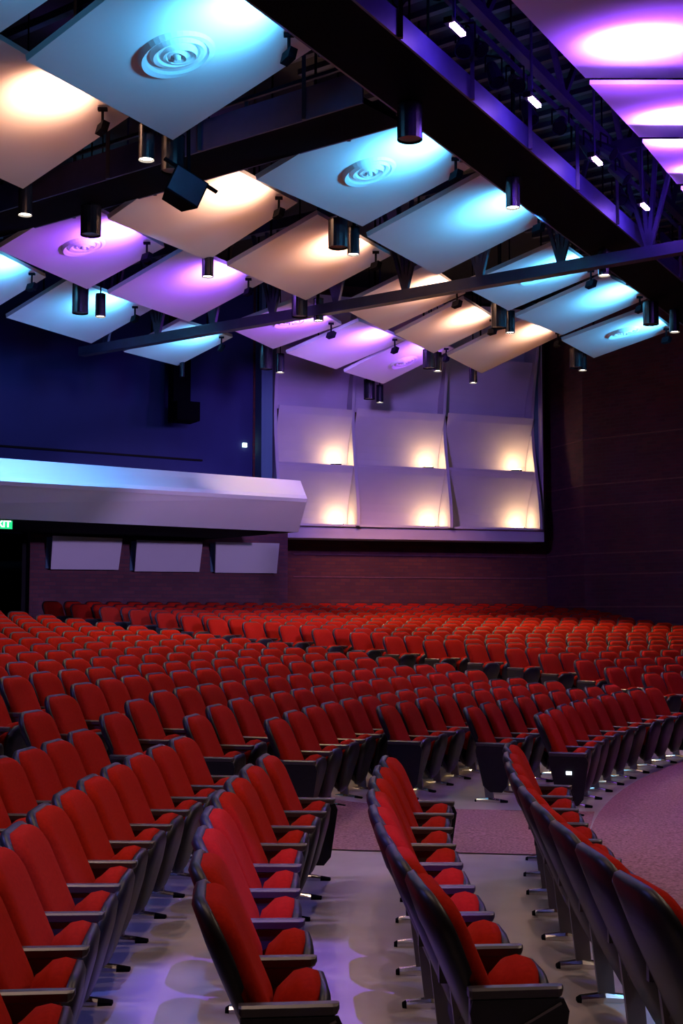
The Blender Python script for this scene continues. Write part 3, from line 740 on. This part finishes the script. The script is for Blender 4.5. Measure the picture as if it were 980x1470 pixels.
def par_can(p, aim, label):
    t = empty('stage_light', p); tag(t, label, 'stage light', 'black stage lights crowding the catwalk rail')
    d = (Vector(aim)).normalized()
    b = bmesh.new(); tube(b, -d * .16, d * .06, .07, 10, .10); tube(b, d * .06, d * .20, .10, 10, .11, False); bmo('barrel', b, M['steel'], t)
    s = d.cross(Vector((0, 0, 1))).normalized()
    b = bmesh.new(); bar(b, s * .12, s * .12 + Vector((0, 0, .22)), .02, .02); bar(b, -s * .12, -s * .12 + Vector((0, 0, .22)), .02, .02); bar(b, s * .12 + Vector((0, 0, .22)), -s * .12 + Vector((0, 0, .22)), .02, .02); bmo('yoke', b, M['black'], t)
    b = bmesh.new(); tube(b, d * .195, d * .2, .09, 10); bmo('lens', b, M['black'], t)
for k in range(26):
    p = tn + nC * random.uniform(.15, .65) + Cd * (-6.8 + k * .72 + random.uniform(-.15, .15)) + Vector((0, 0, random.uniform(.55, 1.15)))
    par_can(p, (random.uniform(-.2, .9), random.uniform(-.8, -.2), -random.uniform(.5, .9)), '%s black stage light along the diagonal catwalk, from the top' % ORD[k])
# loudspeaker hung at the cross catwalk
sp = at_y(262, 272, 16.2)
t = empty('loudspeaker', sp, 0.5); tag(t, 'black loudspeaker hung below the wide canister at upper left', 'loudspeaker')
q = Matrix.Rotation(math.radians(24), 3, 'Y')
b = bmesh.new(); hexa(b, [q @ Vector(p) for p in ((-.24, -.16, -.19), (.24, -.16, -.19), (.15, .18, -.19), (-.15, .18, -.19), (-.24, -.16, .19), (.24, -.16, .19), (.15, .18, .19), (-.15, .18, .19))]); bmo('cabinet', b, M['black'], t)
b = bmesh.new(); hexa(b, [q @ Vector(p) for p in ((-.22, -.175, -.17), (.22, -.175, -.17), (.22, -.16, -.17), (-.22, -.16, -.17), (-.22, -.175, .17), (.22, -.175, .17), (.22, -.16, .17), (-.22, -.16, .17))]); bmo('grille', b, M['steel'], t)
b = bmesh.new(); bar(b, q @ Vector((-.38, 0, .23)), q @ Vector((.42, 0, .23)), .06, .03); bar(b, q @ Vector((0, 0, .2)), (0.02, 0, 11.6 - sp.z), .04, .04); bmo('bracket', b, M['black'], t)

# ------------------------------------------------------------------ hanging cylinder lights
cans = [  # x, bottom y, top y, wide?, label
 (210, 230, 184, 0, 'slim lit downlight below the largest blue swirl panel'),
 (248, 247, 196, 1, 'wide black canister beside the slim downlight at upper left'),
 (36, 309, 268, 0, 'slim lit downlight at far left below the orange panel'),
 (130, 338, 305, 1, 'wide black canister in front of the violet swirl panel'),
 (298, 398, 372, 0, 'slim downlight below the orange panel with loudspeaker'),
 (115, 450, 408, 1, 'wide black canister over the lower left cyan panel'),
 (144, 455, 430, 0, 'slim lit downlight over the lower left cyan panel'),
 (485, 356, 318, 1, 'wide black canister at centre below the central swirl panel'),
 (507, 366, 338, 0, 'slim downlight beside the central wide canister'),
 (588, 201, 172, 1, 'wide black canister at top of the central swirl panel'),
 (736, 299, 262, 0, 'slim downlight over the plain blue panel right of centre'),
 (430, 455, 428, 1, 'wide black canister on the truss at centre'),
 (457, 461, 440, 0, 'slim lit downlight just below the truss at centre'),
 (716, 471, 434, 1, 'wide canister left of the right blue swirl panels'),
 (732, 478, 452, 0, 'slim lit downlight left of the plain blue right panel'),
 (382, 530, 496, 1, 'wide canister left of the pale wall bays'),
 (402, 535, 508, 0, 'slim lit downlight at the left top of pale wall bays'),
 (616, 529, 502, 1, 'wide canister over the middle wall bay'),
 (628, 533, 508, 0, 'slim lit downlight over the middle wall bay'),
 (530, 573, 545, 1, 'wide canister below the smallest violet swirl panel'),
 (545, 578, 553, 0, 'slim lit downlight below the smallest violet swirl panel'),
 (679, 550, 530, 0, 'slim lit downlight below the lowest orange panel'),
 (827, 528, 500, 1, 'wide canister below the lowest right swirl panel'),
 (836, 532, 506, 0, 'slim lit downlight before the dark brick wall'),
 (867, 396, 366, 0, 'slim lit downlight under the catwalk at right'),
 (968, 477, 445, 0, 'slim lit downlight at the right edge'),
 (934, 466, 436, 1, 'wide canister near the right edge'),
 (261, 541, 522, 0, 'tiny dark downlight below the lowest cyan panel'),
]
canp = []
for x, yb, ytp, wide, lab in cans:
    zb_ = EYE + 5.7; p = at_z(x, yb, zb_); 
    top = at_y(x, ytp, p.y).z; H_ = max(.45, top - zb_)
    r_ = .155 if wide else .10
    if yb > 536 and x < 300: r_ = .06
    t = empty('wide_canister' if wide else 'downlight', p); tag(t, lab, 'ceiling light', 'hanging cylinder lights')
    b = bmesh.new(); tube(b, (0, 0, 0), (0, 0, H_), r_, 20, None, False)
    tube(b, (0, 0, H_ - .02), (0, 0, H_), r_, 20); tube(b, (0, 0, .04), (0, 0, .05), r_ * .97, 20)
    bmo('housing', b, M['housing'] if 'housing' in M else M.setdefault('housing', mat('glossy_black_housing', (0.012, 0.012, 0.018), 0.22)), t, smooth=False)
    b = bmesh.new(); tube(b, (0, 0, H_), (0, 0, 11.6 - zb_), .014, 6); bmo('stem', b, M['black'], t)
    b = bmesh.new(); tube(b, (0, 0, .028), (0, 0, .038), r_ * .9, 20)
    lit = (not wide) and x != 261
    bmo('lens', b, M['lens'] if lit else M['metal'], t)
    if lit: lamp('SPOT', p - Vector((0, 0, .02)), 170, WARM, p - Vector((0, 0, 5)), .08, 70, .8)
# projector box hung on the navy wall
p, d, n = wall_upper(264, 592, .9)
t = empty('projection_box', p, math.atan2(d.y, d.x)); tag(t, 'black box on an upright duct before the navy wall', 'loudspeaker')
b = bmesh.new(); box(b, (0, 0, 0), (.66, .7, .52)); bmo('cabinet', b, M['black'], t)
b = bmesh.new(); box(b, (-.1, .1, 1.5), (.5, .4, 2.5)); bmo('duct', b, M['black'], t)
